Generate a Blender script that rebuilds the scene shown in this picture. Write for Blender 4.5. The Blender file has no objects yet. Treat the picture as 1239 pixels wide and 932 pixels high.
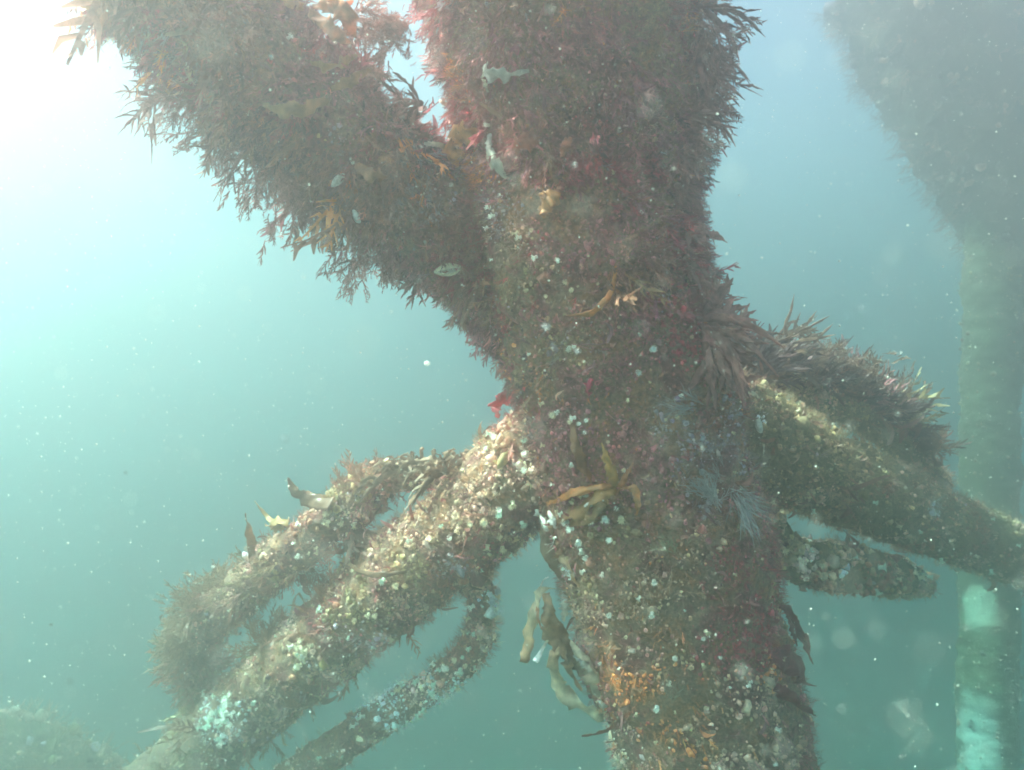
import bpy, math
import numpy as np
from mathutils import Vector, Matrix

# ------------------------------------------------------------------ camera, air, light
SC = bpy.context.scene
COL = SC.collection
R = math.radians
PW, PH, FPX = 1239.0, 932.0, 885.0            # photograph size, focal length in its pixels
PITCH = R(-3)
EXPOSURE = 2.9
SUN_AZ, SUN_EL = R(-86), R(53)               # the sun stands to the left and a little ahead, above the left edge
HAZE_COLOR, HAZE_DENSITY, HAZE_G, HAZE_ABSORB = (0.395, 0.35, 0.35), 0.375, 0.835, (0.17, 0.605, 0.635)

cam_d = bpy.data.cameras.new('camera')
cam = bpy.data.objects.new('camera', cam_d)
COL.objects.link(cam)
cam_d.sensor_width = 36
cam_d.lens = 36 * FPX / PW
cam.location = (0, 0, 0)
cam.rotation_euler = (R(90) + PITCH, 0, 0)
cam_d.clip_start = 0.02
cam_d.clip_end = 500
cam_d.dof.use_dof = True
cam_d.dof.focus_distance = 2.6
cam_d.dof.aperture_fstop = 3.2
SC.camera = cam
FWD = np.array([0, math.cos(PITCH), math.sin(PITCH)])
UP = np.array([0, -math.sin(PITCH), math.cos(PITCH)])
RT = np.array([1.0, 0, 0])


def at(px, py, d):
    """point of the place seen at photo pixel (px, py), d metres ahead of the camera plane"""
    return FWD * d + RT * ((px - PW / 2) / FPX * d) + UP * ((PH / 2 - py) / FPX * d)


def project(P):
    d = P @ FWD
    return (P @ RT) / d * FPX + PW / 2, PH / 2 - (P @ UP) / d * FPX, d


sun_v = Vector((math.sin(SUN_AZ) * math.cos(SUN_EL), math.cos(SUN_AZ) * math.cos(SUN_EL), math.sin(SUN_EL)))
sun_elev, sun_az = SUN_EL, SUN_AZ
world = bpy.data.worlds.new('World')
SC.world = world
world.use_nodes = True
nt = world.node_tree
sky = nt.nodes.new('ShaderNodeTexSky')
sky.sky_type = 'NISHITA'
sky.sun_disc = False
sky.sun_elevation = sun_elev
sky.sun_rotation = sun_az
bgn = nt.nodes['Background']
nt.links.new(sky.outputs[0], bgn.inputs[0])
bgn.inputs[1].default_value = 0.05
sl = bpy.data.lights.new('sun', 'SUN')
sl.energy = 5.0
sl.angle = R(0.5)
sl.color = (1.0, 0.86, 0.72)
so = bpy.data.objects.new('sun', sl)
COL.objects.link(so)
so.rotation_euler = sun_v.to_track_quat('Z', 'Y').to_euler()
so.location = sun_v * 30

vs = SC.view_settings
vs.view_transform = 'Standard'
vs.look = 'None'
vs.exposure = EXPOSURE
vs.gamma = 1
vs.use_white_balance = True
vs.white_balance_temperature = 7700
vs.white_balance_tint = 26
vs.use_curve_mapping = False
cy = SC.cycles
cy.volume_bounces = 4
cy.max_bounces = 8
cy.diffuse_bounces = 3
cy.glossy_bounces = 2
cy.transmission_bounces = 4
cy.transparent_max_bounces = 8
cy.sample_clamp_indirect = 6
cy.use_denoising = True
cy.filter_width = 1.7


# ------------------------------------------------------------------ helpers
rng = np.random.default_rng(7)


def nrm(v):
    v = np.asarray(v, float)
    return v / (np.linalg.norm(v, axis=-1, keepdims=True) + 1e-12)


def _hash(ix, iy, iz, s):
    h = (ix.astype(np.int64) * 374761393 + iy.astype(np.int64) * 668265263 + iz.astype(np.int64) * 2147483647 + s * 1274126177) & 0xFFFFFFFF
    h = ((h ^ (h >> 13)) * 1274126177) & 0xFFFFFFFF
    h = h ^ (h >> 16)
    return (h & 0xFFFFFF) / float(0xFFFFFF)


def vnoise(P, scale, seed=0):
    Q = np.asarray(P) * scale + 100.0
    i = np.floor(Q).astype(np.int64)
    f = Q - i
    f = f * f * (3 - 2 * f)
    out = 0
    for a in (0, 1):
        for b in (0, 1):
            for c in (0, 1):
                w = (f[..., 0] if a else 1 - f[..., 0]) * (f[..., 1] if b else 1 - f[..., 1]) * (f[..., 2] if c else 1 - f[..., 2])
                out = out + w * _hash(i[..., 0] + a, i[..., 1] + b, i[..., 2] + c, seed)
    return out * 2 - 1


def fbm(P, scale, octaves=3, seed=0, gain=0.5):
    o, a, t = 0, 1.0, 0
    for k in range(octaves):
        o = o + a * vnoise(P, scale * 2 ** k, seed + k * 17)
        t += a
        a *= gain
    return o / t


def tag(o, label=None, cat=None, group=None, kind=None):
    if label: o['label'] = label
    if cat: o['category'] = cat
    if group: o['group'] = group
    if kind: o['kind'] = kind
    return o


def empty(name, loc, label=None, cat=None, group=None, kind=None):
    o = bpy.data.objects.new(name, None)
    o.empty_display_size = 0.05
    COL.objects.link(o)
    o.location = [float(x) for x in loc]
    return tag(o, label, cat, group, kind)


def raw_mesh(name, V, faces, tint=None, mats=(), smooth=True, loc=(0, 0, 0)):
    """faces: list of integer arrays, each (n, 3) or (n, 4)"""
    V = np.asarray(V, np.float32) - np.asarray(loc, np.float32)
    me = bpy.data.meshes.new(name)
    me.vertices.add(len(V))
    me.vertices.foreach_set('co', V.ravel())
    idx = np.concatenate([f.ravel() for f in faces]).astype(np.int32)
    tot = np.concatenate([np.full(len(f), f.shape[1], np.int32) for f in faces])
    start = np.concatenate([[0], np.cumsum(tot)[:-1]]).astype(np.int32)
    me.loops.add(len(idx))
    me.loops.foreach_set('vertex_index', idx)
    me.polygons.add(len(tot))
    me.polygons.foreach_set('loop_start', start)
    me.update(calc_edges=True)
    me.polygons.foreach_set('use_smooth', np.full(len(tot), smooth, bool))
    if tint is not None:
        a = me.color_attributes.new('tint', 'FLOAT_COLOR', 'POINT')
        c = np.ones((len(V), 4), np.float32)
        c[:, :3] = tint
        a.data.foreach_set('color', c.ravel())
    for m in mats:
        me.materials.append(m)
    return me


def obj(name, V, faces, mats, parent=None, tint=None, smooth=True, loc=None, **kw):
    if parent is not None:
        base = np.array(parent.location) if parent.parent is None else np.array(parent.location) + np.array(parent.parent.location)
        origin = np.asarray(V).mean(0) if loc is None else np.asarray(loc)
    else:
        base = np.zeros(3)
        origin = np.asarray(V).mean(0) if loc is None else np.asarray(loc)
    me = raw_mesh(name, V, faces, tint, mats if isinstance(mats, (list, tuple)) else [mats], smooth, origin)
    o = bpy.data.objects.new(name, me)
    COL.objects.link(o)
    if parent is not None: o.parent = parent
    o.location = [float(x) for x in (origin - base)]
    return tag(o, **kw)


def frame_from(nrmls, ref=None):
    """rows x, y, z of frames whose z is the given direction"""
    z = nrm(nrmls)
    r = rng.normal(size=z.shape) if ref is None else np.broadcast_to(ref, z.shape)
    x = nrm(np.cross(r, z))
    y = np.cross(z, x)
    return np.stack([x, y, z], 1)


def scatter(T, F, pos, fr, scale, tint, tintvar=None):
    """copies of a small template: T (k,3), F (m,v); pos (n,3), fr (n,3,3), scale (n,) or (n,3)"""
    n, k = len(pos), len(T)
    s = np.broadcast_to(scale[:, None] if np.ndim(scale) == 1 else scale, (n, 3))
    V = np.einsum('nkj,njc->nkc', T[None] * s[:, None, :], fr) + pos[:, None]
    faces = (F[None] + (np.arange(n) * k)[:, None, None]).reshape(-1, F.shape[1])
    c = np.repeat(tint[:, None], k, 1)
    if tintvar is not None:
        c = np.clip(c * tintvar[None, :, None], 0, 1)
    return V.reshape(-1, 3), faces, c.reshape(-1, 3)


def merge(items):
    Vs, Fs, Cs, n = [], [], [], 0
    for V, F, C in items:
        Vs.append(V); Fs.append(F + n); Cs.append(C); n += len(V)
    return np.concatenate(Vs), Fs, np.concatenate(Cs)


def spline(pts, n):
    """Catmull-Rom through rows of pts, n samples"""
    p = np.asarray(pts, float)
    p = np.vstack([2 * p[0] - p[1], p, 2 * p[-1] - p[-2]])
    t = np.linspace(0, len(p) - 3 - 1e-6, n)
    i = t.astype(int)
    u = (t - i)[:, None]
    a, b, c, d = p[i], p[i + 1], p[i + 2], p[i + 3]
    return 0.5 * (2 * b + (c - a) * u + (2 * a - 5 * b + 4 * c - d) * u ** 2 + (3 * b - a - 3 * c + d) * u ** 3)


# ------------------------------------------------------------------ materials
def new_mat(name):
    m = bpy.data.materials.new(name)
    m.use_nodes = True
    t = m.node_tree
    return m, t, t.nodes['Principled BSDF'], t.nodes['Material Output']


def N(t, kind, **kw):
    n = t.nodes.new(kind)
    for k, v in kw.items():
        setattr(n, k, v)
    return n


def ramp(t, src, stops, interp='LINEAR'):
    r = N(t, 'ShaderNodeValToRGB')
    r.color_ramp.interpolation = interp
    e = r.color_ramp.elements
    while len(e) < len(stops): e.new(0.5)
    for q, (p, c) in zip(e, stops):
        q.position = p
        q.color = (*c, 1)
    t.links.new(src, r.inputs[0])
    return r


def noise_node(t, scale, detail=4, rough=0.6, w=None):
    tc = N(t, 'ShaderNodeNewGeometry')
    n = N(t, 'ShaderNodeTexNoise')
    n.inputs['Scale'].default_value = scale
    n.inputs['Detail'].default_value = detail
    n.inputs['Roughness'].default_value = rough
    t.links.new(tc.outputs['Position'], n.inputs['Vector'])
    return n


def mix(t, a, b, f, mode='MIX'):
    m = N(t, 'ShaderNodeMix', data_type='RGBA', blend_type=mode)
    for sock, val in ((m.inputs['Factor'], f), (m.inputs['A'], a), (m.inputs['B'], b)):
        if hasattr(val, 'is_output'): t.links.new(val, sock)
        elif isinstance(val, (int, float)): sock.default_value = val
        else: sock.default_value = (*val, 1)
    return m.outputs['Result']


def crust_mat(name, stops, speck=(0.75, 0.74, 0.62), speck_amt=0.5, tinted=False):
    """steel overgrown by a mat of sponge, worms and weed"""
    m, t, b, out = new_mat(name)
    n1 = noise_node(t, 9, 5, 0.62)
    col = ramp(t, n1.outputs['Fac'], stops).outputs[0]
    n2 = noise_node(t, 70, 4, 0.7)
    f2 = ramp(t, n2.outputs['Fac'], [(0.35, (0.45,) * 3), (0.65, (1.25,) * 3)]).outputs[0]
    col = mix(t, col, f2, 1.0, 'MULTIPLY')
    if tinted:
        at_ = N(t, 'ShaderNodeAttribute', attribute_name='tint')
        col = mix(t, col, at_.outputs['Color'], 0.85)
    g = N(t, 'ShaderNodeNewGeometry')
    v = N(t, 'ShaderNodeTexVoronoi')
    v.inputs['Scale'].default_value = 85
    t.links.new(g.outputs['Position'], v.inputs['Vector'])
    d = ramp(t, v.outputs['Distance'], [(0.12, (1,) * 3), (0.22, (0,) * 3)]).outputs[0]
    pick = ramp(t, v.outputs['Color'], [(0.72, (0,) * 3), (0.76, (1,) * 3)]).outputs[0]
    k = mix(t, d, pick, 1.0, 'MULTIPLY')
    k = mix(t, k, (speck_amt,) * 3, 1.0, 'MULTIPLY')
    col = mix(t, col, speck, k)
    t.links.new(col, b.inputs['Base Color'])
    b.inputs['Roughness'].default_value = 0.85
    b.inputs['Specular IOR Level'].default_value = 0.25
    n3 = noise_node(t, 160, 5, 0.7)
    bp = N(t, 'ShaderNodeBump')
    bp.inputs['Strength'].default_value = 0.9
    bp.inputs['Distance'].default_value = 0.012
    t.links.new(n3.outputs['Fac'], bp.inputs['Height'])
    t.links.new(bp.outputs[0], b.inputs['Normal'])
    return m


def tint_mat(name, rough=0.7, spec=0.3, trans=0.0, var=0.35, scale=60, gain=1.0, sss=0.0):
    """growth coloured per creature by its own tint, mottled by noise"""
    m, t, b, out = new_mat(name)
    a = N(t, 'ShaderNodeAttribute', attribute_name='tint')
    n = noise_node(t, scale, 3, 0.6)
    f = ramp(t, n.outputs['Fac'], [(0.3, (gain * (1 - var),) * 3), (0.7, (gain * (1 + var),) * 3)]).outputs[0]
    col = mix(t, a.outputs['Color'], f, 1.0, 'MULTIPLY')
    t.links.new(col, b.inputs['Base Color'])
    b.inputs['Roughness'].default_value = rough
    b.inputs['Specular IOR Level'].default_value = spec
    if trans > 0:
        tr = N(t, 'ShaderNodeBsdfTranslucent')
        t.links.new(col, tr.inputs['Color'])
        ms = N(t, 'ShaderNodeMixShader')
        ms.inputs[0].default_value = trans
        t.links.new(b.outputs[0], ms.inputs[1])
        t.links.new(tr.outputs[0], ms.inputs[2])
        t.links.new(ms.outputs[0], out.inputs['Surface'])
    return m


MUD = [(0.25, (0.15, 0.07, 0.06)), (0.4, (0.42, 0.14, 0.12)), (0.5, (0.46, 0.28, 0.19)), (0.6, (0.55, 0.23, 0.12)), (0.76, (0.62, 0.44, 0.31))]
OLV = [(0.25, (0.12, 0.09, 0.05)), (0.45, (0.25, 0.19, 0.1)), (0.6, (0.36, 0.27, 0.14)), (0.78, (0.5, 0.38, 0.22))]
M_crust = crust_mat('overgrown_steel', MUD)
M_crust_olive = crust_mat('overgrown_steel_olive', OLV)
M_growth = tint_mat('anemone_skin', 0.6, 0.35, 0.18, 0.3, 90, gain=1.6)
M_weed = tint_mat('red_weed', 0.5, 0.4, 0.3, 0.4, 30, gain=1.3)
M_kelp = tint_mat('kelp_blade', 0.3, 0.6, 0.35, 0.3, 25, gain=1.2)
M_pale = tint_mat('pale_tissue', 0.35, 0.5, 0.35, 0.25, 60)
M_shell = tint_mat('shell', 0.3, 0.6, 0.0, 0.3, 120)
M_snow = tint_mat('drifting_specks', 0.6, 0.3, 0.5, 0.1, 10)

# ------------------------------------------------------------------ the haze of the water and the seabed
FLOOR, TOP = -7.0, 4.35


def box_mesh(lo, hi):
    V = np.array([(x, y, z) for x in (lo[0], hi[0]) for y in (lo[1], hi[1]) for z in (lo[2], hi[2])], float)
    F = np.array([(0, 1, 3, 2), (4, 6, 7, 5), (0, 4, 5, 1), (2, 3, 7, 6), (0, 2, 6, 4), (1, 5, 7, 3)])
    return V, [F]


hm = bpy.data.materials.new('water_haze')
hm.use_nodes = True
ht = hm.node_tree
ht.nodes.clear()
ho = ht.nodes.new('ShaderNodeOutputMaterial')
hv = ht.nodes.new('ShaderNodeVolumePrincipled')
ht.links.new(hv.outputs[0], ho.inputs['Volume'])
hv.inputs['Color'].default_value = (*HAZE_COLOR, 1)
hv.inputs['Density'].default_value = HAZE_DENSITY
hv.inputs['Anisotropy'].default_value = HAZE_G
hv.inputs['Absorption Color'].default_value = (*HAZE_ABSORB, 1)
V, F = box_mesh((-61, -61, FLOOR - 1.6), (61, 61, TOP))
obj('haze', V, F, hm, smooth=False, kind='stuff', label='milky green-blue water haze filling the whole view', cat='haze')

n = 90
gx = np.linspace(-60, 60, n)
X, Y = np.meshgrid(gx, gx, indexing='ij')
V = np.stack([X.ravel(), Y.ravel(), FLOOR + 0.35 * fbm(np.stack([X.ravel(), Y.ravel(), 0 * X.ravel()], 1), 0.2, 3, 5)], 1)
I = np.arange(n * n).reshape(n, n)
F = np.stack([I[:-1, :-1], I[1:, :-1], I[1:, 1:], I[:-1, 1:]], -1).reshape(-1, 4)
M_bed, t, b, _ = new_mat('silty_sand')
c = ramp(t, noise_node(t, 1.5, 6).outputs['Fac'], [(0.3, (0.07, 0.065, 0.045)), (0.7, (0.16, 0.15, 0.11))]).outputs[0]
t.links.new(c, b.inputs['Base Color'])
b.inputs['Roughness'].default_value = 0.95
obj('seabed', V, [F], M_bed, kind='structure')

# ------------------------------------------------------------------ tubes
RAILS = {}


def tube(name, pts, mat, parent, step=0.012, amp=0.02, lump=0.03, seed=0, cap=True, surf_name=None, label=None):
    """pts rows: px, py, depth, radius. Lumpy overgrown tube; keeps its surface for the growth"""
    A = np.array([[*at(p[0], p[1], p[2]), p[3]] for p in pts], float)
    L = np.linalg.norm(np.diff(A[:, :3], axis=0), axis=1).sum()
    nu = max(8, int(L / step))
    S = spline(A, nu)
    C, r = S[:, :3], S[:, 3]
    T = nrm(np.gradient(C, axis=0))
    x = nrm(np.cross(T[0], [0.3, 1, 0.2]))
    X = np.zeros_like(C)
    for i in range(nu):
        x = nrm(x - T[i] * (x @ T[i]))
        X[i] = x
    Yv = np.cross(T, X)
    nv = max(12, int(2 * np.pi * r.max() / step))
    th = np.linspace(0, 2 * np.pi, nv, endpoint=False)
    Nn = X[:, None] * np.cos(th)[None, :, None] + Yv[:, None] * np.sin(th)[None, :, None]
    P = C[:, None] + Nn * r[:, None, None]
    if surf_name: P = P + 0
    d = lump * fbm(P, 3.2, 2, seed) + amp * fbm(P, 11, 3, seed + 5) + amp * 0.45 * np.abs(fbm(P, 38, 2, seed + 9))
    P = P + Nn * d[..., None]
    gu = np.gradient(P, axis=0)
    gv = np.roll(P, -1, 1) - np.roll(P, 1, 1)
    NN = nrm(np.cross(gu, gv))
    NN = NN * np.sign(np.sum(NN * Nn, -1, keepdims=True))
    I = np.arange(nu * nv).reshape(nu, nv)
    J = np.roll(I, -1, 1)
    F = np.stack([I[:-1], J[:-1], J[1:], I[1:]], -1).reshape(-1, 4)
    V = P.reshape(-1, 3)
    faces = [F]
    if cap:
        V = np.vstack([V, C[0] - T[0] * r[0] * 0.4, C[-1] + T[-1] * r[-1] * 0.4])
        a, e = len(V) - 2, len(V) - 1
        faces.append(np.stack([np.full(nv, a), np.roll(I[0], -1), I[0]], 1))
        faces.append(np.stack([np.full(nv, e), I[-1], np.roll(I[-1], -1)], 1))
    o = obj(name, V, faces, mat, parent, label=label)
    RAILS[surf_name or name] = dict(P=P, N=NN, R=Nn, T=T, C=C, r=r, nu=nu, nv=nv)
    return o


def sample(rail, n, face=-0.35, u0=0.0, u1=1.0):
    """random points on the side of a tube that can be seen from about the camera"""
    q = RAILS[rail]
    n2 = int(n * 1.7)
    u = rng.uniform(u0, u1, n2) * (q['nu'] - 1.001)
    v = rng.uniform(0, q['nv'], n2)
    i = u.astype(int); fu = (u - i)[:, None]
    j = v.astype(int) % q['nv']; fv = (v - v.astype(int))[:, None]
    j2 = (j + 1) % q['nv']
    def lerp(A):
        return (A[i, j] * (1 - fu) + A[i + 1, j] * fu) * (1 - fv) + (A[i, j2] * (1 - fu) + A[i + 1, j2] * fu) * fv
    P, Nn = lerp(q['P']), nrm(lerp(q['N']))
    R0 = nrm(lerp(q['R']))
    k = np.sum(R0 * nrm(-P), 1) > face
    P, Nn = P[k][:n], Nn[k][:n]
    return P, Nn, q['T'][i][k][:n]


def on(rail, px, py, lift=0.0):
    """the visible surface point of a tube nearest a photo pixel"""
    q = RAILS[rail]
    P, Nn = q['P'].reshape(-1, 3), q['N'].reshape(-1, 3)
    x, y, d = project(P)
    ok = np.sum(q['R'].reshape(-1, 3) * nrm(-P), 1) > 0.02
    e = np.where(ok, np.hypot(x - px, y - py), 1e9)
    k = int(np.argmin(e))
    return P[k] + Nn[k] * lift, Nn[k]

# ------------------------------------------------------------------ the near steel frame: one welded thing
frame = empty('steel_frame', at(760, 480, 2.6), 'thick tilted steel leg with welded braces and anodes, crusted in marine growth, nearest the camera', 'steel frame')
tube('leg', [(642, -190, 2.08, .41), (676, 0, 2.22, .385), (695, 160, 2.33, .342), (706, 290, 2.4, .342), (746, 450, 2.52, .36), (800, 665, 2.68, .37), (860, 905, 2.88, .368), (908, 1100, 3.05, .37)],
     M_crust, frame, step=.011, amp=.03, lump=.035, seed=1)
tube('brace', [(710, 440, 2.62, .18), (602, 330, 2.52, .175), (460, 208, 2.36, .165), (316, 92, 2.2, .176), (165, -85, 2.05, .235)],
     M_crust, frame, step=.011, amp=.02, lump=.03, seed=2, surf_name='brace_top', label='brace rising to the upper left under a thick coat of red weed')
tube('brace', [(735, 490, 2.68, .19), (640, 565, 2.72, .188), (560, 634, 2.8, .182), (475, 706, 3.0, .178), (385, 786, 3.5, .185), (255, 895, 4.8, .235), (90, 1040, 6.4, .24)],
     M_crust, frame, step=.011, amp=.028, lump=.03, seed=3, surf_name='brace_left', label='brace falling to the lower left, crusted with tan anemones')
tube('brace', [(820, 490, 2.72, .19), (930, 545, 2.86, .185), (1010, 582, 3.2, .18), (1125, 630, 3.85, .175), (1235, 674, 4.5, .18), (1370, 730, 5.3, .2)],
     M_crust_olive, frame, step=.012, amp=.024, lump=.024, seed=4, surf_name='brace_right', label='olive brown brace falling away to the right')
# sacrificial anodes: a bar held off the brace by bent stubs
AN = M_crust
tube('anode', [(548, 583, 2.88, .035), (500, 578, 2.9, .045), (452, 586, 2.95, .058), (418, 616, 3.0, .085), (372, 652, 3.12, .092), (312, 700, 3.6, .108), (264, 742, 4.1, .13), (222, 772, 4.6, .14)],
     AN, frame, step=.009, amp=.016, lump=.03, seed=6, surf_name='anode_left', label='encrusted anode bar standing off above the lower left brace')
tube('stub', [(240, 770, 4.55, .06), (234, 805, 4.7, .06), (242, 845, 4.8, .06), (262, 880, 4.8, .06)], AN, frame, step=.01, amp=.012, lump=.012, seed=16, surf_name='stub_left')
tube('anode', [(568, 665, 2.86, .055), (580, 705, 2.87, .048), (583, 745, 2.9, .045), (572, 788, 2.97, .052), (535, 822, 3.08, .066), (475, 860, 3.35, .08), (405, 906, 3.8, .09), (320, 962, 4.4, .095)],
     AN, frame, step=.009, amp=.014, lump=.016, seed=7, surf_name='anode_low', label='bent encrusted anode bar hanging below the lower left brace')
tube('anode', [(905, 600, 2.95, .05), (935, 645, 3.0, .06), (960, 678, 3.05, .085), (1010, 686, 3.15, .104), (1055, 692, 3.4, .1), (1095, 700, 3.8, .085), (1122, 706, 4.1, .05)],
     M_crust_olive, frame, step=.009, amp=.012, lump=.014, seed=8, surf_name='anode_right', label='encrusted anode bar under the right brace')
tube('anode', [(896, 470, 3.1, .04), (930, 452, 3.2, .05), (985, 472, 3.35, .065), (1050, 512, 3.7, .07), (1108, 553, 4.1, .07), (1140, 590, 4.3, .05)],
     M_crust_olive, frame, step=.01, amp=.014, lump=.02, seed=9, surf_name='anode_back', label='anode bar buried in brown weed above the right brace')

# ------------------------------------------------------------------ far members of the structure
M_far = crust_mat('far_overgrown_steel', [(0.25, (0.1, 0.1, 0.06)), (0.45, (0.22, 0.24, 0.12)), (0.6, (0.3, 0.3, 0.16)), (0.78, (0.36, 0.3, 0.18))], speck=(.7, .8, .65), tinted=True)
far = empty('steel_column', at(1196, 930, 5.2), 'upright steel column in the hazy distance at the right, with pale green patches', 'column')
co = tube('shaft', [(1203, 170, 7.4, .25), (1200, 400, 7.4, .255), (1196, 620, 7.4, .26), (1195, 850, 7.4, .265), (1194, 1030, 7.4, .265)], M_far, far, step=.02, amp=.03, lump=.035, seed=21, surf_name='far_column')
# pale patches per point; dark tone paints the shaft's fading into the murk
me = co.data
Vc = np.zeros(len(me.vertices) * 3, np.float32); me.vertices.foreach_get('co', Vc)
Vw = Vc.reshape(-1, 3) + np.array(co.location) + np.array(far.location)
px_, py_, _d = project(Vw)
wob = 14 * fbm(Vw, 6, 3, 77)
c = np.ones((len(Vw), 4), np.float32); c[:, :3] = (.07, .075, .04)
def patch(cx, cy, rx, ry, rgb):
    k = np.clip(1.6 - 1.2 * np.hypot((px_ - cx) / rx, (py_ - cy) / ry) + wob / 14, 0, 1)[:, None]
    c[:, :3] = c[:, :3] * (1 - k) + np.array(rgb) * k
patch(1186, 905, 24, 62, (.88, .98, .85))
patch(1186, 735, 18, 26, (.75, .85, .65))
patch(1200, 820, 16, 14, (.45, .5, .3))
patch(1196, 800, 34, 90, (.2, .2, .1))
patch(1186, 905, 24, 62, (.88, .98, .85))
patch(1186, 735, 18, 26, (.75, .85, .65))
patch(1222, 860, 10, 120, (.24, .14, .07))
a = me.color_attributes.new('tint', 'FLOAT_COLOR', 'POINT'); a.data.foreach_set('color', c.ravel())

M_dark = crust_mat('dark_weedy_steel', [(0.3, (0.05, 0.03, 0.025)), (0.7, (0.12, 0.08, 0.05))], speck_amt=.1)
fb = empty('far_steel_brace', at(1150, 100, 5.2), 'broad weed covered brace, a dim shadow in the haze at the upper right', 'steel brace')
tube('brace_shaft', [(1098, -58, 7.2, .8), (1170, 60, 7.3, .86), (1258, 200, 7.4, .88), (1360, 400, 7.5, .88)], M_dark, fb, step=.025, amp=.06, lump=.1, seed=22, surf_name='far_brace')
lb = empty('sunken_brace', at(40, 930, 5.6), 'greenish lumpy brace end barely seen in the haze at the lower left', 'steel brace')
tube('brace_shaft', [(-120, 925, 6.2, .3), (0, 915, 6.3, .32), (90, 955, 6.4, .32), (170, 1030, 6.5, .3)], M_crust_olive, lb, step=.025, amp=.05, lump=.08, seed=23, surf_name='sunken')

# ------------------------------------------------------------------ small growth templates
def ico(sub=1):
    import bmesh
    bm = bmesh.new()
    bmesh.ops.create_icosphere(bm, subdivisions=sub, radius=1)
    V = np.array([v.co[:] for v in bm.verts]); F = np.array([[v.index for v in f.verts] for f in bm.faces])
    bm.free()
    return V, F

ICO1, ICO1F = ico(1)
ICO2, ICO2F = ico(2)


def lathe(prof, seg=8, wave=0.0):
    V, F = [], []
    for k, (r, z) in enumerate(prof):
        for j in range(seg):
            a = 2 * math.pi * j / seg
            rr = r * (1 + (wave if j % 2 else -wave) * (k / (len(prof) - 1)))
            V.append((rr * math.cos(a), rr * math.sin(a), z + (wave * .5 * (1 if j % 2 else -1) if k == len(prof) - 2 else 0)))
    for k in range(len(prof) - 1):
        for j in range(seg):
            j2 = (j + 1) % seg
            F.append((k * seg + j, k * seg + j2, (k + 1) * seg + j2, (k + 1) * seg + j))
    return np.array(V), np.array(F)


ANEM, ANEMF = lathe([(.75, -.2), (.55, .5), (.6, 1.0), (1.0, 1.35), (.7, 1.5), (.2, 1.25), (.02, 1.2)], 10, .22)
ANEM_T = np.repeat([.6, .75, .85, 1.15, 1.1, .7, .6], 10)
def lumpy(seed):
    g = np.random.default_rng(seed)
    return ICO1 * [1, 1, 1.2] * g.uniform(.6, 1.3, (len(ICO1), 1)) + [0, 0, .3]


BLOBS = [lumpy(s) for s in range(6)]
BLOB = BLOBS[0]
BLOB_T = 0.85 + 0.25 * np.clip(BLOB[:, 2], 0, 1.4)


def strip(pts, w, side):
    """flat tapering strip as a quad list"""
    pts = np.asarray(pts, float); side = nrm(side)
    V = np.empty((len(pts) * 2, 3)); V[0::2] = pts - side * np.asarray(w)[:, None] / 2; V[1::2] = pts + side * np.asarray(w)[:, None] / 2
    i = np.arange(len(pts) - 1) * 2
    return V, np.stack([i, i + 1, i + 3, i + 2], 1)


def frond(nb, seed, w=.075, bl=.34, ang=.6):
    g = np.random.default_rng(seed)
    t = np.linspace(0, 1, 5)
    bend = g.normal(0, .22, 2)
    C = np.stack([bend[0] * t ** 2, bend[1] * t ** 2, t], 1)
    Vs, Fs, n = [], [], 0
    def add(V, F):
        nonlocal n
        Vs.append(V); Fs.append(F + n); n += len(V)
    add(*strip(C, w * (1.1 - .8 * t), np.array([[1, .2, 0]] * 5)))
    for k in range(nb):
        s = .15 + .8 * k / nb + g.uniform(-.03, .03)
        p = np.array([bend[0] * s * s, bend[1] * s * s, s])
        a = g.uniform(0, .6) + (math.pi if k % 2 else 0)
        L = bl * (1.15 - .7 * s) * g.uniform(.7, 1.2)
        d = np.array([math.cos(a) * math.sin(ang), math.sin(a) * math.sin(ang), math.cos(ang)])
        q = p + d * L * .5 + g.normal(0, .02, 3)
        e = p + d * L + g.normal(0, .05, 3) + [0, 0, .05]
        sd = np.cross(d, [g.normal(), g.normal(), .3])
        add(*strip([p, q, e], np.array([.6, .9, .25]) * w, np.array([sd] * 3)))
    return np.concatenate(Vs), np.concatenate(Fs)


FRONDS = [frond(10, s) for s in range(5)]
HAIRS = [frond(6, 40 + s, w=.035, bl=.6, ang=.45) for s in range(4)]



def curl(seed):
    """a short curled scrap of strap weed"""
    g = np.random.default_rng(seed)
    t = np.linspace(0, 1, 8)
    k = g.uniform(.8, 2.4) * g.choice([-1, 1])
    C = np.stack([np.cumsum(np.sin(k * t)) / 8, .25 * np.sin(t * g.uniform(2, 5)) * g.normal(), np.cumsum(np.cos(k * t)) / 8], 1)
    a = t * g.normal(0, 1.5)
    side = np.stack([.2 * np.sin(a), np.cos(a), np.sin(a)], 1)
    w = g.uniform(.12, .26) * np.sin(np.pi * (t * .85 + .1)) ** .6 * g.uniform(.75, 1.15, 8)
    V, F = strip(C, w, side)
    V2, F2 = strip(C[2:6] + [0, .02, 0], w[2:6] * .6, side[2:6] + [.8, 0, .3])
    return np.concatenate([V, V2]), np.concatenate([F, F2 + len(V)])


CURLS = [curl(s) for s in range(8)]

PAL = dict(tan=(.52, .36, .22), cream=(.66, .55, .37), orange=(.72, .25, .07), maroon=(.38, .07, .07), brown=(.33, .15, .085), olive=(.32, .24, .11),
           white=(.85, .83, .72), mint=(.5, .68, .56), pink=(.5, .25, .18), grey=(.34, .31, .28), dark=(.09, .045, .04), plum=(.4, .15, .13))
PN = list(PAL)
PA = np.array([PAL[k] for k in PN])


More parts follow.
